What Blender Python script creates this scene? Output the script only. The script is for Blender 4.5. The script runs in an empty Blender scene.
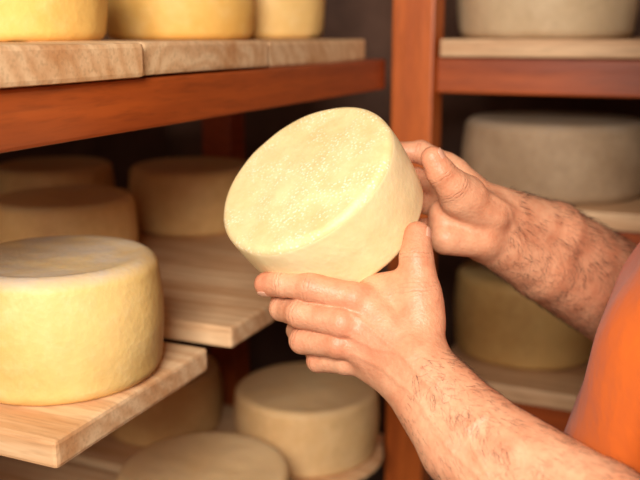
import bpy, bmesh, math, random
import numpy as np
from mathutils import Vector, Matrix, noise

random.seed(4); np.random.seed(4)
scene = bpy.context.scene
col = scene.collection

# ------------------------------------------------------------------ camera
CAM = Vector((0, 0, 1.5))
cam_d = bpy.data.cameras.new('camera'); cam = bpy.data.objects.new('camera', cam_d)
col.objects.link(cam); cam.location = CAM
cam.rotation_euler = (math.radians(90-13.1), 0, math.radians(23.4))
cam_d.lens = 50; cam_d.sensor_width = 36; cam_d.clip_start = .02
cam_d.dof.use_dof = True; cam_d.dof.focus_distance = .85; cam_d.dof.aperture_fstop = 3.8
scene.camera = cam
scene.view_settings.view_transform = 'Standard'

# ------------------------------------------------------------------ node helpers
def new_mat(name):
    m = bpy.data.materials.new(name); m.use_nodes = True
    nt = m.node_tree; nt.nodes.clear()
    out = nt.nodes.new('ShaderNodeOutputMaterial'); b = nt.nodes.new('ShaderNodeBsdfPrincipled')
    nt.links.new(b.outputs[0], out.inputs[0])
    return m, nt, b
def N(nt, t, **kw):
    n = nt.nodes.new(t)
    for k, v in kw.items():
        if k in n.inputs: n.inputs[k].default_value = v
        else: setattr(n, k, v)
    return n
def ramp(nt, fac, stops):
    r = nt.nodes.new('ShaderNodeValToRGB'); nt.links.new(fac, r.inputs[0])
    el = r.color_ramp.elements
    while len(el) < len(stops): el.new(.5)
    for e, (p, c) in zip(el, stops):
        e.position = p; e.color = (c[0], c[1], c[2], 1) if len(c) == 3 else c
    return r.outputs[0]
def mix(nt, fac, a, b, mode='MIX'):
    m = nt.nodes.new('ShaderNodeMix'); m.data_type = 'RGBA'; m.blend_type = mode
    for i, v in ((0, fac), (6, a), (7, b)):
        if hasattr(v, 'is_output'): nt.links.new(v, m.inputs[i])
        elif i == 0: m.inputs[0].default_value = v
        else: m.inputs[i].default_value = (*v, 1)
    return m.outputs[2]
def mth(nt, op, a, b=None, c=None):
    n = nt.nodes.new('ShaderNodeMath'); n.operation = op
    for i, v in enumerate((a, b, c)):
        if v is None: continue
        if hasattr(v, 'is_output'): nt.links.new(v, n.inputs[i])
        else: n.inputs[i].default_value = v
    return n.outputs[0]
def srgb(r, g, b):
    f = lambda c: (c/255/12.92) if c/255 <= .04045 else ((c/255+.055)/1.055)**2.4
    return (f(r), f(g), f(b))
def coords(nt, scale=(1, 1, 1), loc=(0, 0, 0)):
    tc = nt.nodes.new('ShaderNodeTexCoord'); mp = nt.nodes.new('ShaderNodeMapping')
    mp.inputs['Scale'].default_value = scale; mp.inputs['Location'].default_value = loc
    nt.links.new(tc.outputs['Object'], mp.inputs[0]); return mp.outputs[0]
def bump(nt, b, h, strength, dist, prev=None):
    bn = nt.nodes.new('ShaderNodeBump'); bn.inputs['Strength'].default_value = strength
    bn.inputs['Distance'].default_value = dist
    nt.links.new(h, bn.inputs['Height'])
    if prev is not None: nt.links.new(prev, bn.inputs['Normal'])
    nt.links.new(bn.outputs[0], b.inputs['Normal']); return bn.outputs[0]
def rand_co(nt, co):
    oi = nt.nodes.new('ShaderNodeObjectInfo')
    va = N(nt, 'ShaderNodeVectorMath', operation='SCALE'); va.inputs[0].default_value = (3.1, 5.3, 3.7)
    nt.links.new(oi.outputs['Random'], va.inputs['Scale'])
    ad = N(nt, 'ShaderNodeVectorMath', operation='ADD'); nt.links.new(co, ad.inputs[0]); nt.links.new(va.outputs[0], ad.inputs[1])
    return ad.outputs[0]

def mat_cheese(name, base, second, rough=.55, pits=0., mold=None, bs=1., blot=None, facez=.08):
    m, nt, b = new_mat(name); lc = coords(nt); co = rand_co(nt, lc)
    n1 = N(nt, 'ShaderNodeTexNoise', Scale=9., Detail=6., Roughness=.6); nt.links.new(co, n1.inputs[0])
    n2 = N(nt, 'ShaderNodeTexNoise', Scale=70., Detail=5., Roughness=.6); nt.links.new(co, n2.inputs[0])
    n5 = N(nt, 'ShaderNodeTexNoise', Scale=28., Detail=6., Roughness=.7); nt.links.new(co, n5.inputs[0])
    c = mix(nt, ramp(nt, n1.outputs[0], [(.35, (0,)*3), (.66, (1,)*3)]), srgb(*base), srgb(*second))
    c = mix(nt, ramp(nt, n2.outputs[0], [(.45, (0,)*3), (.75, (.35,)*3)]), c, srgb(*[min(255, int(v*1.05)+4) for v in base]))
    if blot: c = mix(nt, ramp(nt, n5.outputs[0], [(.5, (0,)*3), (.72, (.45,)*3)]), c, srgb(*blot))
    if mold:
        n3 = N(nt, 'ShaderNodeTexNoise', Scale=14., Detail=8., Roughness=.7); nt.links.new(co, n3.inputs[0])
        ge = N(nt, 'ShaderNodeNewGeometry'); sp = N(nt, 'ShaderNodeSeparateXYZ'); nt.links.new(ge.outputs['Normal'], sp.inputs[0])
        mu = mth(nt, 'MULTIPLY', ramp(nt, n3.outputs[0], [(.36, (.3,)*3), (.62, (1,)*3)]), ramp(nt, sp.outputs[2], [(.3, (.08,)*3), (.9, (.95,)*3)]))
        c = mix(nt, mu, c, srgb(*mold))
    v = N(nt, 'ShaderNodeTexVoronoi', Scale=150.); nt.links.new(co, v.inputs[0])
    pit = None
    if pits:
        sz = N(nt, 'ShaderNodeSeparateXYZ'); nt.links.new(lc, sz.inputs[0])
        on_face = mth(nt, 'GREATER_THAN', sz.outputs[2], facez)
        # the upper face is coloured deeper and more mottled than the sides
        fcol = mix(nt, ramp(nt, n5.outputs[0], [(.35, (0,)*3), (.65, (1,)*3)]), srgb(220, 194, 138), srgb(237, 214, 162))
        c = mix(nt, mth(nt, 'MULTIPLY', on_face, .9), c, fcol)
        v2 = N(nt, 'ShaderNodeTexVoronoi', Scale=290.); nt.links.new(co, v2.inputs[0])
        n4 = N(nt, 'ShaderNodeTexNoise', Scale=34., Detail=5.); nt.links.new(co, n4.inputs[0])
        pit = mth(nt, 'MULTIPLY', ramp(nt, v2.outputs['Distance'], [(.12, (1,)*3), (.44, (0,)*3)]), ramp(nt, n4.outputs[0], [(.42, (0,)*3), (.58, (1,)*3)]))
        pit = mth(nt, 'MULTIPLY', pit, mth(nt, 'MULTIPLY_ADD', on_face, .95, .05))
        c = mix(nt, mth(nt, 'MULTIPLY', pit, pits), c, srgb(254, 246, 220))
    nt.links.new(c, b.inputs['Base Color'])
    b.inputs['Roughness'].default_value = rough
    b.inputs['Subsurface Weight'].default_value = .1
    b.inputs['Subsurface Radius'].default_value = (.012, .007, .003)
    b.inputs['Subsurface Scale'].default_value = .4
    b.inputs['Specular IOR Level'].default_value = .35
    p = bump(nt, b, n5.outputs[0], .28*bs, .004)
    p = bump(nt, b, n2.outputs[0], .32*bs, .002, p)
    p = bump(nt, b, v.outputs['Distance'], .25*bs, .001, p)
    if pit is not None: bump(nt, b, pit, .4, .0008, p)
    return m

def mat_wood(name, light, dark, along='X', rough=.6, seed=0., lin=1.):
    m, nt, b = new_mat(name)
    sc = {'X': (.10, 1, 1), 'Y': (1, .10, 1), 'Z': (1, 1, .10)}[along]
    tc = nt.nodes.new('ShaderNodeTexCoord')
    oi = nt.nodes.new('ShaderNodeObjectInfo')
    va = N(nt, 'ShaderNodeVectorMath', operation='SCALE'); va.inputs[0].default_value = (.31, .53, .37)
    nt.links.new(mth(nt, 'MULTIPLY', oi.outputs['Random'], 1.7), va.inputs['Scale'])
    ad = N(nt, 'ShaderNodeVectorMath', operation='ADD'); nt.links.new(tc.outputs['Object'], ad.inputs[0]); nt.links.new(va.outputs[0], ad.inputs[1])
    mp = N(nt, 'ShaderNodeMapping'); mp.inputs['Scale'].default_value = sc
    mp.inputs['Location'].default_value = (.02+seed, .03, .11); nt.links.new(ad.outputs[0], mp.inputs[0]); co = mp.outputs[0]
    w = N(nt, 'ShaderNodeTexWave', wave_type='RINGS', rings_direction=along, Scale=15.)
    w.inputs['Distortion'].default_value = 8.; w.inputs['Detail'].default_value = 4.; w.inputs['Detail Scale'].default_value = 1.4
    nt.links.new(co, w.inputs[0])
    n1 = N(nt, 'ShaderNodeTexNoise', Scale=13., Detail=6., Roughness=.62); nt.links.new(co, n1.inputs[0])
    n2 = N(nt, 'ShaderNodeTexNoise', Scale=240., Detail=3.); nt.links.new(co, n2.inputs[0])
    c = mix(nt, ramp(nt, w.outputs[0], [(.2, (0,)*3), (1, (lin*.42,)*3)]), srgb(*light), srgb(*dark))
    c = mix(nt, ramp(nt, n1.outputs[0], [(.45, (0,)*3), (.66, (.85,)*3)]), c, srgb(*dark))
    c = mix(nt, ramp(nt, n2.outputs[0], [(.48, (0,)*3), (.72, (.3,)*3)]), c, srgb(*[int(v*.7) for v in dark]))
    nt.links.new(c, b.inputs['Base Color']); b.inputs['Roughness'].default_value = rough
    p = bump(nt, b, w.outputs[0], .08, .001)
    bump(nt, b, n2.outputs[0], .25, .0008, p)
    return m

M_held = mat_cheese('cheese_fresh', (244, 224, 176), (238, 214, 160), .5, pits=.8, bs=.7)
M_gold = mat_cheese('cheese_golden', (239, 202, 128), (230, 186, 108), .5, mold=(206, 188, 166), blot=(244, 216, 154))
M_gold2 = mat_cheese('cheese_yellow', (242, 198, 112), (234, 182, 92), .5, blot=(246, 214, 148))
M_tan = mat_cheese('cheese_tan', (230, 190, 126), (214, 164, 100), .6, mold=(214, 180, 130), blot=(196, 146, 90))
M_low = mat_cheese('cheese_straw', (238, 202, 148), (226, 182, 122), .6, mold=(230, 198, 150), blot=(208, 164, 110))
M_rlow = mat_cheese('cheese_straw_shaded', (210, 172, 108), (190, 148, 86), .6, mold=(196, 162, 108), blot=(174, 132, 76))  # straw cheese with the right rack's dimness put into its colour
M_rtop = mat_cheese('cheese_pale', (212, 188, 152), (196, 168, 130), .6, mold=(198, 176, 140), blot=(180, 152, 118), bs=.6)
M_grey = mat_cheese('cheese_grey_rind_shaded', (176, 150, 120), (154, 126, 96), .7, mold=(172, 152, 130), blot=(136, 110, 84), bs=.6)  # greyish rind, darkened further in colour to stand in for right-rack shade
M_plank = mat_wood('plank_pine', (236, 200, 156), (198, 140, 88), 'X')
M_plank_y = mat_wood('plank_pine_side', (224, 186, 144), (188, 136, 92), 'X', seed=.4)
M_beam_y = mat_wood('stained_wood_y', (178, 82, 28), (130, 52, 16), 'Y', .42, lin=.6)
M_beam_x = mat_wood('stained_wood_x', (176, 82, 28), (132, 54, 18), 'X', .42, lin=.6)
M_post = mat_wood('stained_wood_z', (204, 104, 40), (162, 74, 26), 'Z', .42, lin=.6)

def mat_wall(name, a, b_, sc=4.):
    m, nt, b = new_mat(name); co = coords(nt)
    n1 = N(nt, 'ShaderNodeTexNoise', Scale=sc, Detail=8., Roughness=.65); nt.links.new(co, n1.inputs[0])
    n2 = N(nt, 'ShaderNodeTexNoise', Scale=90., Detail=4.); nt.links.new(co, n2.inputs[0])
    nt.links.new(mix(nt, ramp(nt, n1.outputs[0], [(.3, (0,)*3), (.7, (1,)*3)]), srgb(*a), srgb(*b_)), b.inputs['Base Color'])
    b.inputs['Roughness'].default_value = .9; bump(nt, b, n2.outputs[0], .3, .003); return m
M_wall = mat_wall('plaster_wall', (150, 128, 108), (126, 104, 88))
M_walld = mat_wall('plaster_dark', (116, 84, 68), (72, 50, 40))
M_floor = mat_wall('stone_floor', (104, 90, 76), (78, 66, 54), 6.)
M_ceil = mat_wall('plaster_ceiling', (166, 148, 128), (150, 132, 114))

# ------------------------------------------------------------------ geometry helpers
def mesh_obj(name, verts, faces, mat=None, smooth=True, parent=None):
    me = bpy.data.meshes.new(name); me.from_pydata([tuple(v) for v in verts], [], [tuple(f) for f in faces]); me.update()
    if smooth: me.polygons.foreach_set('use_smooth', [True]*len(me.polygons))
    o = bpy.data.objects.new(name, me); col.objects.link(o)
    if mat: me.materials.append(mat)
    if parent: o.parent = parent
    return o
def empty(name, loc=(0, 0, 0)):
    e = bpy.data.objects.new(name, None); e.empty_display_size = .1; col.objects.link(e); e.location = loc; return e

def box(name, lo, hi, mat, parent=None, bev=.003, wob=0., seg=1):
    c = [(lo[i]+hi[i])/2 for i in range(3)]; s = [(hi[i]-lo[i]) for i in range(3)]
    bm = bmesh.new(); bmesh.ops.create_cube(bm, size=1)
    for v in bm.verts: v.co = Vector((v.co.x*s[0], v.co.y*s[1], v.co.z*s[2]))
    if wob:
        bmesh.ops.subdivide_edges(bm, edges=[e for e in bm.edges], cuts=6, use_grid_fill=True)
        bmesh.ops.bevel(bm, geom=[e for e in bm.edges if e.calc_face_angle(0) > 1], offset=bev, segments=2, affect='EDGES', profile=.6)
        for v in bm.verts:
            q = v.co*5 + Vector(c)*7
            v.co += Vector((noise.noise(q), noise.noise(q+Vector((9, 3, 1))), noise.noise(q+Vector((2, 7, 5)))))*wob
    elif bev:
        bmesh.ops.bevel(bm, geom=bm.edges[:], offset=bev, segments=2, affect='EDGES', profile=.6)
    me = bpy.data.meshes.new(name); bm.to_mesh(me); bm.free()
    me.materials.append(mat)
    o = bpy.data.objects.new(name, me); col.objects.link(o); o.location = c
    if parent: o.parent = parent
    return o

def cheese(loc, r, h, mat, seed=0, rnd=.014, bulge=.004, taper=0., rot=None, rim=0., lump=.0016, name='cheese_wheel', n=120):
    prof = []
    for i in range(14): prof.append(((r-rnd)*(i/14)**.8, 0, 'b'))
    for i in range(9):
        a = -math.pi/2+i/8*math.pi/2; prof.append((r-rnd+rnd*math.cos(a), rnd+rnd*math.sin(a), 's'))
    for i in range(1, 12):
        t = i/12; prof.append((r+bulge*math.sin(math.pi*t), rnd+(h-2*rnd)*t, 's'))
    for i in range(9):
        a = i/8*math.pi/2; prof.append((r-rnd+rnd*math.cos(a), h-rnd+rnd*math.sin(a), 's'))
    for i in range(1, 15):
        q = 1-i/14; prof.append(((r-rnd)*q, h - rim*(1-q**4), 't'))
    V = []; F = []; idx = []
    so = Vector((seed*3.7, seed*1.3, seed*2.1))
    for (pr, pz, k) in prof:
        if pr < 1e-5:
            V.append((0, 0, pz)); idx.append([len(V)-1]*n); continue
        row = []
        for j in range(n):
            a = 2*math.pi*j/n; rr = pr*(1 - taper*(1-pz/h))
            p = Vector((rr*math.cos(a), rr*math.sin(a), pz))
            d = noise.noise(p*9+so)*lump*1.6 + noise.noise(p*35+so)*lump*.6
            if pz > .001:
                out = Vector((math.cos(a), math.sin(a), 0)) if k == 's' else Vector((0, 0, 1))
                p += out*d
            if pz < 0: p.z = 0
            V.append(p); row.append(len(V)-1)
        idx.append(row)
    for a, b in zip(idx[:-1], idx[1:]):
        for j in range(n):
            f = [a[j], a[(j+1) % n], b[(j+1) % n], b[j]]
            f2 = []
            for q in f:
                if q not in f2: f2.append(q)
            if len(f2) > 2: F.append(f2)
    o = mesh_obj(name, V, F, mat)
    if rot is None:
        o.location = loc; o.rotation_euler = (0, 0, seed*1.7)
    else: o.matrix_world = rot
    return o

# ------------------------------------------------------------------ room
def slab(name, lo, hi, mat): return box(name, lo, hi, mat, bev=0)
slab('floor', (-1.5, -2.2, -.1), (2.2, 2.4, 0), M_floor)
slab('ceiling', (-1.5, -2.2, 2.6), (2.2, 2.4, 2.7), M_ceil)
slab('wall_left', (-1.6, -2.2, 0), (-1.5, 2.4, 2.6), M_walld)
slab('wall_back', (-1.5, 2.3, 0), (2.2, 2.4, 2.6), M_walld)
slab('wall_right', (2.2, -2.2, 0), (2.3, 2.4, 2.6), M_wall)
slab('wall_front', (-1.5, -2.3, 0), (2.2, -2.2, 2.6), M_wall)

# ------------------------------------------------------------------ left rack
rack = empty('cheese_storage_rack', (-.95, 1.0, 0))
def rk(o):
    o.parent = rack; o.matrix_parent_inverse = Matrix.Translation(-rack.location); return o
ZT, ZM, ZL = 1.49, 1.115, .70
XF = -.55
for i, (y0, y1, dx, dz) in enumerate([(.46, .801, .003, 0), (.811, 1.108, -.006, .001), (1.124, 1.50, -.012, -.001)]):
    rk(box(f'plank_top_{i}', (-1.42, y0, ZT-.036+dz), (XF+dx, y1, ZT+dz), M_plank, bev=.005, wob=.0018))
for i, (y0, y1, dx, dz) in enumerate([(.626, .916, 0, 0), (.982, 1.315, -.003, .004), (1.325, 1.585, -.03, 0)]):
    rk(box(f'plank_mid_{i}', (-1.42, y0, ZM-.030+dz), (XF+dx, y1, ZM+dz), M_plank, bev=.005, wob=.0018))
for i, (y0, y1, dx) in enumerate([(.56, .90, 0), (.92, 1.24, 0), (1.27, 1.60, 0)]):
    rk(box(f'plank_low_{i}', (-1.42, y0, ZL-.030), (XF+dx, y1, ZL), M_plank, bev=.004, wob=.0015))
def beam_y(nm, x0, x1, z0, z1, y0=.1, y1=1.6): rk(box(nm, (x0, y0, z0), (x1, y1, z1), M_beam_y, bev=.004))
beam_y('beam_top_front', -.605, -.558, ZT-.036-.056, ZT-.037)
beam_y('beam_top_rear', -1.38, -1.34, ZT-.036-.052, ZT-.037)
beam_y('beam_mid_front', -.80, -.76, ZM-.03-.055, ZM-.031)
beam_y('beam_mid_rear', -1.38, -1.34, ZM-.03-.055, ZM-.031)
beam_y('beam_low_front', -.70, -.66, ZL-.03-.055, ZL-.031)
beam_y('beam_low_rear', -1.38, -1.34, ZL-.03-.055, ZL-.031)
rk(box('post_front_far', (-.548, 1.602, 0), (-.468, 1.67, 2.2), M_post, bev=.004))
rk(box('post_rear_far', (-1.02, 1.70, 0), (-.95, 1.77, 2.2), M_beam_y, bev=.004))
rk(box('post_rear_near', (-1.49, .12, 0), (-1.43, .19, 2.2), M_post, bev=.004))
rk(box('post_front_near', (-.64, .02, 0), (-.57, .095, 2.2), M_post, bev=.004))

# ------------------------------------------------------------------ right rack
rack2 = empty('cheese_storage_rack', (.3, 1.9, 0))
def rk2(o):
    o.parent = rack2; o.matrix_parent_inverse = Matrix.Translation(-rack2.location); return o
for nm, z in (('top', 1.49), ('mid', 1.193), ('low', .843), ('bottom', .45)):
    for i, (x0, x1) in enumerate([(-.458, -.06), (-.05, .34), (.35, .74)]):
        rk2(box(f'plank_{nm}_{i}', (x0, 1.605, z-.032), (x1, 2.2, z), M_plank_y, bev=.004, wob=.0015))
    rk2(box(f'beam_{nm}_front', (-.467, 1.622, z-.033-.065), (.8, 1.66, z-.033), M_beam_x, bev=.004))
    rk2(box(f'beam_{nm}_rear', (-.467, 2.12, z-.033-.065), (.8, 2.155, z-.033), M_beam_x, bev=.004))
rk2(box('post_right_front', (.8, 1.602, 0), (.88, 1.67, 2.2), M_post, bev=.004))

# ------------------------------------------------------------------ wheels on shelves
cheese((-.665, .779, ZM), .115, .140, M_gold, 1, rnd=.018, bulge=.005, rim=.002)
cheese((-.955, 1.145, ZM+.004), .116, .123, M_tan, 2, rim=.004)
cheese((-.95, 1.54, ZM), .124, .126, M_tan, 3, rim=.005)
cheese((-1.235, 1.46, ZM), .12, .122, M_tan, 4, rim=.003)
cheese((-.80, .88, ZT), .118, .12, M_gold2, 5)
cheese((-.80, 1.275, ZT), .118, .12, M_gold2, 6)
cheese((-.76, 1.52, ZT), .10, .12, M_gold, 7)
cheese((-.658, 1.455, ZL+.014), .136, .128, M_low, 8, rim=.003)
cheese((-.69, 1.125, ZL), .137, .123, M_low, 9, rim=.003)
cheese((-.99, 1.46, ZL), .12, .13, M_tan, 10)
# right rack
cheese((-.272, 1.80, 1.193), .178, .145, M_grey, 12, rnd=.022)
cheese((-.312, 1.83, .843), .15, .175, M_rlow, 13, rnd=.02)
cheese((-.305, 1.80, 1.49), .166, .15, M_rtop, 14, rnd=.02)
cheese((.12, 1.82, 1.193), .165, .15, M_grey, 15, rnd=.02)
cheese((.1, 1.83, .843), .16, .16, M_rlow, 16, rnd=.02)

def disc(name, loc, r, h, mat):
    bm = bmesh.new(); bmesh.ops.create_cone(bm, cap_ends=True, segments=72, radius1=r, radius2=r, depth=h)
    bmesh.ops.bevel(bm, geom=[e for e in bm.edges if e.calc_face_angle(0) > 1], offset=.004, segments=2, affect='EDGES')
    me = bpy.data.meshes.new(name); bm.to_mesh(me); bm.free(); me.materials.append(mat)
    o = bpy.data.objects.new(name, me); col.objects.link(o); o.location = loc; return o
disc('round_cheese_board', (-.655, 1.45, ZL+.007), .148, .013, M_plank)

# ------------------------------------------------------------------ grip frame (cm, x right, y up, z towards aisle)
yaw, pit = math.radians(23.4), math.radians(13.1)
F_ = Vector((-math.sin(yaw)*math.cos(pit), math.cos(yaw)*math.cos(pit), -math.sin(pit)))
R_ = Vector((math.cos(yaw), math.sin(yaw), 0)); U_ = R_.cross(F_)
GO = Vector((-.348, .8045, 1.296))
G = Matrix.Translation(GO) @ Matrix((R_, U_, -F_)).transposed().to_4x4() @ Matrix.Scale(.01, 4)
Gn = np.array(G)

# held wheel
nrm = Vector((-.49, .61, .62)).normalized()
face = Vector((-1.8, 6.6, 1.6))
rH, hH = 9.75, 8.6
base = face - nrm*hH
wn = (G.to_3x3() @ nrm).normalized()
q = wn.to_track_quat('Z', 'Y')
mw = Matrix.Translation(G @ base) @ q.to_matrix().to_4x4()
cheese(None, rH/100, hH/100, M_held, 21, rnd=.009, bulge=.002, taper=.03, rot=mw, lump=.0018, n=200)

# ------------------------------------------------------------------ implicit surface modelling
def seg_d(P, a, b, ra, rb):
    a = np.array(a, np.float32); b = np.array(b, np.float32); ab = b-a
    d = P-a; h = np.clip((d@ab)/max(float(ab@ab), 1e-9), 0, 1)
    return np.linalg.norm(d-h[..., None]*ab, axis=-1) - (ra+(rb-ra)*h)
def smin(a, b, k):
    h = np.clip(.5+.5*(b-a)/k, 0, 1); return b*(1-h)+a*h-k*h*(1-h)
def build_sdf(groups, res, pad=1.2):
    """groups[0] is the body; others are limbs blended to the body only. group=(segments,k_internal,k_body)"""
    pts = np.array([p[:3] for g in groups for s in g[0] for p in s]); rad = max(p[3] for g in groups for s in g[0] for p in s)
    lo = pts.min(0)-rad-pad; hi = pts.max(0)+rad+pad
    n = np.ceil((hi-lo)/res).astype(int)+1
    def sub(segs, padd):
        q = np.array([p[:3] for s in segs for p in s]); r = max(p[3] for s in segs for p in s)+padd
        i0 = np.maximum(0, np.floor((q.min(0)-r-lo)/res).astype(int)); i1 = np.minimum(n, np.ceil((q.max(0)+r-lo)/res).astype(int)+1)
        return tuple(slice(a, b) for a, b in zip(i0, i1))
    def grid(sl):
        ax = [lo[i]+res*np.arange(sl[i].start, sl[i].stop) for i in range(3)]
        return np.stack(np.meshgrid(*ax, indexing='ij'), -1).astype(np.float32)
    def field(segs, k):
        A = np.full(n, 50., np.float32)
        for s in segs:
            sl = sub([s], k+1.0)
            d = seg_d(grid(sl), s[0][:3], s[1][:3], s[0][3], s[1][3])
            A[sl] = smin(A[sl], d, k)
        return A
    body = field(groups[0][0], groups[0][1]); out = body.copy()
    for segs, k, kb in groups[1:]:
        sl = sub(segs, 1.5); f = field(segs, k)[sl]
        out[sl] = np.minimum(out[sl], smin(body[sl], f, kb))
    return out, lo
def surface_nets(A, lo, res):
    ins = A < 0
    c = np.zeros(tuple(s-1 for s in A.shape), np.int8)
    offs = [(i, j, k) for i in (0, 1) for j in (0, 1) for k in (0, 1)]
    sl = lambda o: tuple(slice(o[d], A.shape[d]-1+o[d]) for d in range(3))
    for o in offs: c += ins[sl(o)]
    act = (c > 0) & (c < 8); I = np.argwhere(act)
    idx = -np.ones(act.shape, np.int64); idx[act] = np.arange(len(I))
    vals = {o: A[I[:, 0]+o[0], I[:, 1]+o[1], I[:, 2]+o[2]] for o in offs}
    S = np.zeros((len(I), 3)); C = np.zeros(len(I))
    for o in offs:
        for d in range(3):
            if o[d] == 0:
                o2 = tuple(o[q]+(1 if q == d else 0) for q in range(3))
                a, b = vals[o], vals[o2]; m = (a < 0) != (b < 0)
                t = np.where(m, a/np.where(m, a-b, 1), 0)
                p = np.tile(np.array(o, float), (len(I), 1)); p[:, d] += t
                S += p*m[:, None]; C += m
    V = lo+res*(I+S/C[:, None])
    Fs = []
    for d in range(3):
        e1, e2 = (d+1) % 3, (d+2) % 3
        s0 = [slice(None)]*3; s1 = [slice(None)]*3; s0[d] = slice(0, -1); s1[d] = slice(1, None)
        a = ins[tuple(s0)]; b = ins[tuple(s1)]
        E = np.argwhere(a != b)
        ok = (E[:, e1] > 0) & (E[:, e2] > 0) & (E[:, e1] < A.shape[e1]-1) & (E[:, e2] < A.shape[e2]-1); E = E[ok]
        sg = a[tuple(E.T)]
        def g(o1, o2):
            Q = E.copy(); Q[:, e1] += o1; Q[:, e2] += o2; return idx[tuple(Q.T)]
        q = np.stack([g(-1, -1), g(0, -1), g(0, 0), g(-1, 0)], 1)
        q[~sg] = q[~sg][:, ::-1]; Fs.append(q)
    return V, np.concatenate(Fs)
def implicit(name, groups, res, mat, xf=None, parent=None, attr=None, smooth_it=2, joints=None, veins=None):
    A, lo = build_sdf(groups, res); V, Fq = surface_nets(A, lo, res)
    I = (V-lo)/res; Ii = np.clip(I.astype(int), 1, np.array(A.shape)-3)
    g = [A[tuple((Ii+np.eye(3, dtype=int)[d]).T)]-A[tuple((Ii-np.eye(3, dtype=int)[d]).T)] for d in range(3)]
    Nn = np.stack(g, 1); Nn /= np.linalg.norm(Nn, axis=1)[:, None]+1e-9
    if veins:
        disp = np.zeros(len(V))
        for line, w, amp in veins:
            best = np.full(len(V), 9.)
            for a, b in zip(line[:-1], line[1:]):
                a = np.array(a); b = np.array(b); ab = b-a; d = V[:, :2]-a; h = np.clip(d@ab/(ab@ab), 0, 1)
                best = np.minimum(best, np.linalg.norm(d-h[:, None]*ab, axis=1))
            disp = np.maximum(disp, amp*np.exp(-(best/w)**2))
        V = V + Nn*(disp*np.clip((Nn[:, 2]-.1)*2.5, 0, 1))[:, None]
    if attr is not None:
        val = np.zeros(len(V))
        for (p, r, w) in attr: val = np.maximum(val, w*np.exp(-((V-np.array(p))**2).sum(1)/(r*r)))
    V0 = V
    if xf is not None: V = V@xf[:3, :3].T+xf[:3, 3]
    o = mesh_obj(name, V, Fq, mat, parent=parent)
    if attr is not None:
        a = o.data.attributes.new('flush', 'FLOAT', 'POINT'); a.data.foreach_set('value', val.astype(np.float32))
    if joints is not None:
        js = np.zeros(len(V)); jm = np.zeros(len(V)); best = np.full(len(V), 1e9)
        for p, t, r in joints:
            t = np.array(t)/np.linalg.norm(t); dd = V0-np.array(p); s = dd@t; d2 = (dd**2).sum(1)
            mk = np.exp(-(s/(.32*r))**2)*np.clip(1.9-np.sqrt(d2)/r, 0, 1)
            sel = d2 < best; best = np.where(sel, d2, best); js = np.where(sel, s, js); jm = np.where(sel, mk, jm)
        for nm, v in (('js', js), ('jm', jm)):
            a = o.data.attributes.new(nm, 'FLOAT', 'POINT'); a.data.foreach_set('value', v.astype(np.float32))
    if smooth_it:
        m = o.modifiers.new('relax', 'SMOOTH'); m.factor = .5; m.iterations = smooth_it
    return o, V, V0
def chain(pts): return [(pts[i], pts[i+1]) for i in range(len(pts)-1)]

def mat_skin():
    m, nt, b = new_mat('skin'); co = coords(nt)
    at = N(nt, 'ShaderNodeAttribute', attribute_name='flush')
    js = N(nt, 'ShaderNodeAttribute', attribute_name='js'); jm = N(nt, 'ShaderNodeAttribute', attribute_name='jm')
    n1 = N(nt, 'ShaderNodeTexNoise', Scale=38., Detail=5., Roughness=.6); nt.links.new(co, n1.inputs[0])
    n2 = N(nt, 'ShaderNodeTexNoise', Scale=350., Detail=3.); nt.links.new(co, n2.inputs[0])
    n3 = N(nt, 'ShaderNodeTexNoise', Scale=150., Detail=4.); nt.links.new(co, n3.inputs[0])
    v = N(nt, 'ShaderNodeTexVoronoi', feature='DISTANCE_TO_EDGE', Scale=520.); nt.links.new(co, v.inputs[0])
    nz = N(nt, 'ShaderNodeTexNoise', Scale=90., Detail=3.); nt.links.new(co, nz.inputs[0])
    brk = N(nt, 'ShaderNodeTexNoise', Scale=160., Detail=2.); nt.links.new(co, brk.inputs[0])
    ph = mth(nt, 'ADD', mth(nt, 'MULTIPLY', js.outputs['Fac'], 15.), mth(nt, 'MULTIPLY', nz.outputs[0], 10.))
    cr = mth(nt, 'POWER', mth(nt, 'MULTIPLY_ADD', mth(nt, 'SINE', ph), .5, .5), 4.)
    cr = mth(nt, 'MULTIPLY', cr, mth(nt, 'MULTIPLY', jm.outputs['Fac'], ramp(nt, brk.outputs[0], [(.38, (.25,)*3), (.58, (1,)*3)])))
    c = mix(nt, ramp(nt, n1.outputs[0], [(.36, (0,)*3), (.66, (1,)*3)]), srgb(221, 166, 130), srgb(204, 140, 105))
    c = mix(nt, ramp(nt, n3.outputs[0], [(.5, (0,)*3), (.75, (.35,)*3)]), c, srgb(190, 118, 88))
    c = mix(nt, at.outputs['Fac'], c, srgb(206, 116, 88))
    c = mix(nt, mth(nt, 'MULTIPLY', cr, .34), c, srgb(154, 82, 58))
    nt.links.new(c, b.inputs['Base Color'])
    b.inputs['Roughness'].default_value = .44; b.inputs['Specular IOR Level'].default_value = .45
    b.inputs['Subsurface Weight'].default_value = .1; b.inputs['Subsurface Radius'].default_value = (.01, .0035, .002)
    b.inputs['Subsurface Scale'].default_value = .35
    p = bump(nt, b, n2.outputs[0], .45, .0013); p = bump(nt, b, n1.outputs[0], .35, .0035, p)
    p = bump(nt, b, v.outputs['Distance'], .28, .0008, p)
    bump(nt, b, mth(nt, 'MULTIPLY', cr, -1.), .55, .001, p)
    return m
M_skin = mat_skin()
def flat(name, c, r=.5):
    m, nt, b = new_mat(name); co = coords(nt); n = N(nt, 'ShaderNodeTexNoise', Scale=120., Detail=3.); nt.links.new(co, n.inputs[0])
    nt.links.new(mix(nt, n.outputs[0], srgb(*c), srgb(*[int(v*.9) for v in c])), b.inputs['Base Color']); b.inputs['Roughness'].default_value = r; return m
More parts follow.
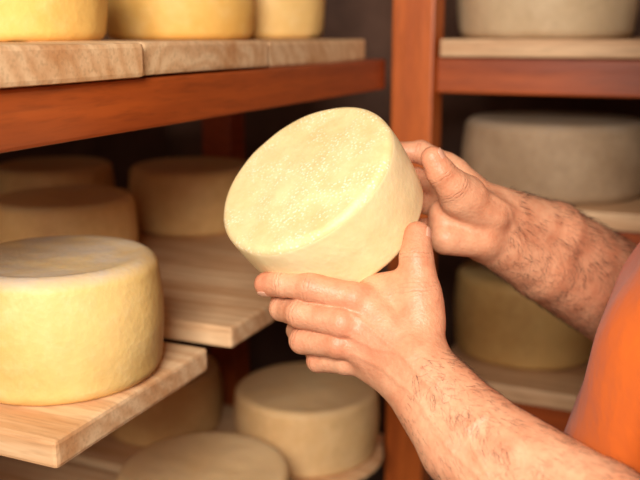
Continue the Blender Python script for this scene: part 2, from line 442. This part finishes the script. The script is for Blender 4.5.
M_nail = flat('nail', (226, 172, 144), .3); M_hair = flat('arm_hair', (70, 42, 26), .6)
M_head_hair = flat('dark_hair', (52, 36, 26), .6); M_eye = flat('eye_white', (232, 228, 220), .2); M_iris = flat('iris', (64, 44, 30), .2)
M_shoe = flat('shoe_leather', (38, 32, 30), .45)

man = empty('man', (.1, .92, 0))
def mn(o):
    o.parent = man; o.matrix_parent_inverse = Matrix.Translation(-man.location); return o

def thicken(pts):
    out = [pts[0]]
    for i in range(1, len(pts)):
        a, b = pts[i-1], pts[i]
        if i >= 2:
            w = .92 if i < len(pts)-1 else .97
            out.append(tuple((a[k]+b[k])/2 for k in range(3)) + (((a[3]+b[3])/2)*w,))
        out.append(b)
    return out
def finger(pts): return (chain(thicken(pts)), .2, .55)
def jlist(*chs):
    J = []
    for ch in chs:
        for i in range(2, len(ch)-1):
            t = np.array(ch[i+1][:3])-np.array(ch[i-1][:3]); J.append((ch[i][:3], t, ch[i][3]))
    return J
# ---- left hand (supports the wheel from below / aisle side)
L_body = [
    ((9.4, -11.6, 8.2, 2.8), (13.8, -16.4, 12, 3.3)), ((13.8, -16.4, 12, 3.3), (22.2, -21.4, 20, 3.9)), ((22.2, -21.4, 20, 3.9), (27.4, -24.8, 27, 4.2)),
    ((8.2, -12.9, 7.4, 2.7), (12.2, -18.3, 12, 3.3)), ((12.2, -18.3, 12, 3.3), (20.6, -23.8, 20, 3.9)), ((20.6, -23.8, 20, 3.9), (26.4, -26.4, 27, 4.2)),
    ((9.4, -11.2, 7.6, 2.5), (4.0, -5.9, 5.2, 1.5)), ((8.8, -11.8, 7.8, 2.4), (3.0, -7.9, 5.6, 1.4)),
    ((8.2, -12.6, 7.4, 2.3), (2.6, -9.8, 5.1, 1.35)), ((7.8, -13.2, 6.8, 2.2), (3.2, -11.5, 3.8, 1.3)),
    ((8.4, -10, 6.0, 2.5), (5, -7.6, 3.6, 2.0)),
    ((9.4, -11, 7.2, 2.4), (9.4, -6.4, 5.6, 2.2)), ((8.9, -6.0, 5.2, 2.0), (5.0, -5.2, 4.0, 1.5)), ((8.4, -4.3, 4.6, 1.6), (5.2, -4.5, 3.2, 1.2)),
]
L_idx = [(4.4, -6.0, 5.4, 1.42), (3.2, -5.5, 5.75, 1.52), (-1.0, -4.5, 4.9, 1.45), (-3.6, -4.25, 3.7, 1.32), (-5.3, -4.35, 2.4, 1.22)]
L_mid = [(3.2, -8.0, 5.8, 1.4), (2.0, -7.8, 6.2, 1.48), (-2.0, -7.1, 4.2, 1.42), (-3.8, -6.8, 1.6, 1.28), (-3.9, -6.1, -.4, 1.12)]
L_rng = [(3.0, -9.9, 5.3, 1.35), (1.7, -9.9, 5.5, 1.42), (-1.7, -9.8, 3.1, 1.36), (-2.2, -9.1, .3, 1.2), (-1.3, -7.4, -1.6, 1.05)]
L_lit = [(3.6, -11.5, 4.0, 1.25), (2.5, -11.8, 4.1, 1.25), (-.2, -12.0, 1.7, 1.16), (-.6, -11.2, -.7, 1.0), (.2, -9.5, -2.3, .88)]
L_thb = [(9.5, -7.5, 5.9, 2.1), (9.5, -4.8, 5.5, 1.9), (9.2, -1.7, 4.9, 1.62), (9.4, .5, 4.1, 1.32)]
fl = []
for ch in (L_idx, L_mid, L_rng, L_lit, L_thb):
    fl += [(ch[-1][:3], 1.5, .6), (ch[-2][:3], 1.0, .4), (ch[-3][:3], 1.2, .6)]
fl += [((2.5, -8.6, 7), 3.5, .35)]
L_veins = [([(3.0, -6.9), (5.2, -8.6), (7.2, -10.2), (9.4, -12.6), (12.2, -16)], .24, .11), ([(2.4, -8.8), (4.8, -9.9), (7.2, -10.2)], .2, .09),
           ([(3.0, -10.6), (5.6, -11.6), (8.6, -14), (10.8, -17.5), (15, -21)], .24, .10), ([(14, -14.5), (12.2, -16), (13.5, -19)], .25, .10)]
lh, LV, LV0 = implicit('left_hand_and_forearm', [(L_body, .85, 0), finger(L_idx), finger(L_mid), finger(L_rng), finger(L_lit), (chain(L_thb), .3, 1.0)], .15, M_skin, Gn, attr=fl, joints=jlist(L_idx, L_mid, L_rng, L_lit, [L_thb[0]]+L_thb), veins=L_veins)
mn(lh)

# ---- right hand (far side grip, thumb on near side of rim)
R_body = [
    ((19.2, 3.2, -7.4, 2.8), (27.2, 1.0, -13, 3.3)), ((27.2, 1.0, -13, 3.3), (39, -4.8, -24, 4.4)),
    ((18.6, .2, -7.6, 2.8), (25.6, -3.2, -13, 3.6)), ((25.6, -3.2, -13, 3.6), (37.6, -9.2, -24, 4.6)),
    ((18.8, 2.8, -7.2, 2.5), (14.6, 7.4, -6.4, 1.5)), ((18.4, 2.0, -7.8, 2.4), (13.8, 5.4, -7.6, 1.5)),
    ((18.2, 1.2, -7.8, 2.3), (13.5, 3.4, -7.4, 1.45)), ((17.8, .2, -7.4, 2.4), (13.2, 1.0, -6.2, 1.6)),
    ((18, 2.8, -5.2, 2.3), (14.4, 4.4, -2.6, 2.0)), ((17.4, .2, -5.8, 2.2), (13.4, .2, -4.6, 1.8)), ((15.5, 2.6, -5.6, 2.0), (13.4, 2.6, -5.2, 1.9)),
]
R_idx = [(14.6, 7.4, -6.4, 1.4), (13.8, 8.2, -7.0, 1.38), (11.2, 9.8, -9.0, 1.32), (8.9, 9.8, -9.4, 1.18), (6.8, 9.0, -8.8, 1.0)]
R_mid = [(13.8, 5.4, -7.6, 1.4), (13.4, 5.8, -8.0, 1.35), (11.0, 7.0, -10.4, 1.2), (8.3, 7.0, -9.4, 1.05), (6.2, 6.7, -8.0, .9)]
R_rng = [(13.5, 3.4, -7.4, 1.3), (13.2, 3.6, -7.8, 1.3), (11.0, 4.2, -9.4, 1.15), (8.4, 4.3, -7.8, 1.0), (6.4, 4.4, -6.2, .9)]
R_lit = [(13.4, 1.0, -6.2, 1.3), (13.2, 1.0, -6.6, 1.2), (11.3, 1.3, -7.2, 1.05), (9.6, 1.4, -6.0, .93), (8.3, 2.1, -4.6, .82)]
R_thb = [(15.2, 4.8, -3.0, 2.1), (13.6, 5.6, -1.4, 1.75), (12.3, 6.9, -.6, 1.48), (11.4, 8.3, -.2, 1.22)]
fr = []
for ch in (R_idx, R_mid, R_rng, R_lit, R_thb):
    fr += [(ch[-1][:3], 1.5, .6), (ch[-2][:3], 1.0, .4), (ch[-3][:3], 1.4, .5)]
R_veins = [([(17, 5.2), (20, 3.6), (24, 1.5), (29, -1.5), (34, -4)], .25, .11), ([(20, 3.6), (22, -1), (27, -4.5)], .25, .09)]
rh, RV, RV0 = implicit('right_hand_and_forearm', [(R_body, .85, 0), finger(R_idx), finger(R_mid), finger(R_rng), finger(R_lit), (chain(R_thb), .3, .8)], .16, M_skin, Gn, attr=fr, joints=jlist(R_idx, R_mid, R_rng, R_lit, [R_thb[0]]+R_thb), veins=R_veins)
mn(rh)

def nail(name, tip, prev, nv, r, L=.62, W=.55):
    tip = Vector(tip[:3]); prev = Vector(prev[:3]); t = (tip-prev).normalized()
    nv = Vector(nv); nv = (nv-t*nv.dot(t)).normalized(); s = t.cross(nv)
    V = []; Fq = []; A, B = 13, 11
    for i in range(A):
        for j in range(B):
            a = i/(A-1)*2-1; b_ = j/(B-1)*2-1
            wv = W*(1-.25*max(0, -a)**3-.35*max(0, a)**4)
            ang = b_*wv/r*1.0; al = a*L-.05
            rr = (r+.03)*math.sqrt(max(.05, 1-(max(0, al)/(r*1.25))**2)) - .05*max(0, -a)**3
            V.append(G @ (tip + t*al + nv*rr*math.cos(ang)+s*rr*math.sin(ang)))
    for i in range(A-1):
        for j in range(B-1): Fq.append((i*B+j, i*B+j+1, (i+1)*B+j+1, (i+1)*B+j))
    o = mesh_obj(name, V, Fq, M_nail); sd = o.modifiers.new('thick', 'SOLIDIFY'); sd.thickness = .0006; sd.offset = 0
    mn(o)
nail('left_thumb_nail', L_thb[-1], L_thb[-2], (.9, .1, .42), 1.32, .65, .7)
nail('left_index_nail', L_idx[-1], L_idx[-2], (-.3, -.85, .4), 1.22, .55, .55)
nail('right_thumb_nail', R_thb[-1], R_thb[-2], (.6, .6, .5), 1.22, .65, .7)

def hairs(name, V0, axis_a, axis_b, t0, t1, count, direction):
    a = np.array(axis_a); b = np.array(axis_b); ab = b-a
    t = ((V0-a)@ab)/(ab@ab); cand = np.where((t > t0) & (t < t1))[0]
    pick = np.random.choice(cand, count)
    cu = bpy.data.curves.new(name, 'CURVE'); cu.dimensions = '3D'; cu.bevel_depth = .00011; cu.bevel_resolution = 0
    for i in pick:
        if noise.noise(Vector(V0[i])*.45) < -.28+random.uniform(-.2, .2): continue
        c = a+ab*t[i]; nn = Vector(V0[i]-c).normalized()
        p0 = Vector(V0[i]); L = random.uniform(.5, 1.3)
        d = (Vector(direction)+Vector((random.gauss(0, .5), random.gauss(0, .5), random.gauss(0, .5)))).normalized()
        d = (d-nn*d.dot(nn)).normalized(); kink = nn.cross(d)*random.gauss(0, .18)*L
        sp = cu.splines.new('POLY'); sp.points.add(4)
        for k in range(5):
            q = k/4; p = G @ (p0 - nn*.02 + d*L*q + kink*q*q + nn*(.55*L*q*(1-.5*q)))
            sp.points[k].co = (*p, 1); sp.points[k].radius = 1-.8*q
    cu.materials.append(M_hair)
    o = bpy.data.objects.new(name, cu); col.objects.link(o); mn(o)
hairs('left_arm_hair', LV0, (7, -11, 7), (24, -24, 24), .14, .95, 4600, (.45, -1, .3))
hairs('right_arm_hair', RV0, (18, 1, -6), (37, -7, -22), .05, .9, 4800, (.35, -1, .1))

# ---- rest of the man (world cm)
def mat_cloth(name, a, b_):
    m, nt, b = new_mat(name); co = coords(nt)
    n1 = N(nt, 'ShaderNodeTexNoise', Scale=9., Detail=4.); nt.links.new(co, n1.inputs[0])
    w = N(nt, 'ShaderNodeTexWave', Scale=420.); nt.links.new(co, w.inputs[0]); w.bands_direction = 'DIAGONAL'
    nt.links.new(mix(nt, n1.outputs[0], srgb(*a), srgb(*b_)), b.inputs['Base Color'])
    b.inputs['Roughness'].default_value = .85; b.inputs['Sheen Weight'].default_value = .1
    p = bump(nt, b, n1.outputs[0], .5, .02); bump(nt, b, w.outputs[0], .2, .0006, p); return m
M_apron = mat_cloth('apron_cloth', (224, 110, 22), (208, 92, 12))
M_trou = mat_cloth('trouser_cloth', (52, 50, 56), (40, 38, 44))
WC = np.diag([.01, .01, .01, 1.])
T = [
    ((4, 82, 92, 13), (4, 102, 92, 13)), ((2, 84, 106, 13.2), (2, 100, 106, 13.2)), ((4.5, 83, 120, 12.5), (4.5, 101, 120, 12.5)),
    ((7, 80, 136, 10.5), (7, 104, 136, 10.5)), ((9, 84, 143, 8), (9, 100, 143, 8)),
    ((9, 76, 142, 7), (4, 65, 120, 5.6)), ((9, 108, 142, 7), (3, 113, 128, 5.6)),
    ((4, 84, 98, 13), (6, 84, 62, 13)), ((4, 100, 98, 13), (6, 100, 62, 13)),
]
to, _, _ = implicit('torso_in_apron', [(T, 6., 0)], .8, M_apron, WC, smooth_it=3); mn(to)
H = [((9, 92, 146, 6.2), (6.5, 92, 158, 5.6)), ((3.5, 92, 169, 7.8), (8, 92, 169, 8.2)), ((1, 92, 163.5, 6), (1.5, 92, 160, 5.6)),
     ((1, 92, 157.5, 4.2), (4, 88.5, 159, 3.8)), ((1, 92, 157.5, 4.2), (4, 95.5, 159, 3.8)), ((-2.3, 92, 156.3, 2.1), (-1.8, 92, 156.3, 2.1)),
     ((-3.7, 89.4, 168.4, 1.3), (-3.7, 94.6, 168.4, 1.3))]
fh = [([((-5, 92, 167, .8), (-7.0, 92, 162.9, 1.2)), ((-5.8, 90.9, 162.6, .8), (-5.6, 93.1, 162.6, .8))], .5, .9),
      ([((-4.3, 90.2, 159.6, .6), (-5.0, 92, 159.9, .75)), ((-5.0, 92, 159.9, .75), (-4.3, 93.8, 159.6, .6))], .3, .4),
      ([((-4.1, 90.5, 158.3, .6), (-4.7, 92, 158.2, .8)), ((-4.7, 92, 158.2, .8), (-4.1, 93.5, 158.3, .6))], .3, .4),
      ([((5, 84.0, 167, 1.2), (5.4, 83.7, 163.5, .9)), ((6.2, 83.5, 167.2, 1.0), (6, 83.8, 164, .7))], .4, .4),
      ([((5, 100.0, 167, 1.2), (5.4, 100.3, 163.5, .9)), ((6.2, 100.5, 167.2, 1.0), (6, 100.2, 164, .7))], .4, .4)]
hd, _, _ = implicit('head_and_neck', [(H, 1.8, 0)]+fh, .3, M_skin, WC, smooth_it=3); mn(hd)
hr, _, _ = implicit('short_hair', [([((4.6, 92, 171.2, 7.9), (9, 92, 170, 8.2)), ((9.6, 92, 166, 7.6), (9.8, 92, 163, 6.6))], 2., 0)], .4, M_head_hair, WC, smooth_it=2); mn(hr)
for sname, yy in (('left', 89.3), ('right', 94.7)):
    for nm, xx, r, mt in (('eye', -2.9, 1.25, M_eye), ('iris', -3.62, .62, M_iris)):
        o, _, _ = implicit(f'{sname}_{nm}', [([((xx, yy, 166.2, r), (xx-.01, yy, 166.2, r))], .1, 0)], .12, mt, WC, smooth_it=1); mn(o)
    o, _, _ = implicit(f'{sname}_eyebrow', [([((-5.0, yy-1.6 if yy < 92 else yy+1.6, 168.4, .35), (-5.2, yy+1.2 if yy < 92 else yy-1.2, 168.8, .4))], .1, 0)], .12, M_head_hair, WC); mn(o)
for sname, yy in (('left', 83), ('right', 101)):
    o, _, _ = implicit(f'{sname}_trouser_leg', [([((6, yy, 82, 9.5), (7, yy, 48, 7)), ((7, yy, 48, 7), (9, yy, 11, 5.4))], 1.5, 0)], .8, M_trou, WC, smooth_it=2); mn(o)
    o, _, _ = implicit(f'{sname}_shoe', [([((10, yy, 4.6, 4.4), (0, yy, 4.0, 3.9)), ((0, yy, 4, 3.9), (-10, yy, 3.6, 3.5)), ((9, yy, 9, 4.4), (9, yy, 5, 4.4))], 1.5, 0)], .5, M_shoe, WC, smooth_it=2); mn(o)

# ------------------------------------------------------------------ lights
def area(name, loc, tgt, size, power, colr):
    l = bpy.data.lights.new(name, 'AREA'); l.size = size; l.energy = power; l.color = colr
    o = bpy.data.objects.new(name, l); col.objects.link(o); o.location = loc
    o.rotation_euler = (Vector(tgt)-Vector(loc)).to_track_quat('-Z', 'Y').to_euler()
area('key_lamp', (.1, -.75, 2.05), (-.45, 1.0, 1.2), .6, 56, (1, .915, .815))
area('fill_lamp', (-.7, -1.5, 1.8), (-.5, 1.2, 1.1), 1.6, 7, (1, .92, .84))
w = bpy.data.worlds.new('world'); scene.world = w; w.use_nodes = True
w.node_tree.nodes['Background'].inputs[0].default_value = (.5, .45, .42, 1); w.node_tree.nodes['Background'].inputs[1].default_value = .3
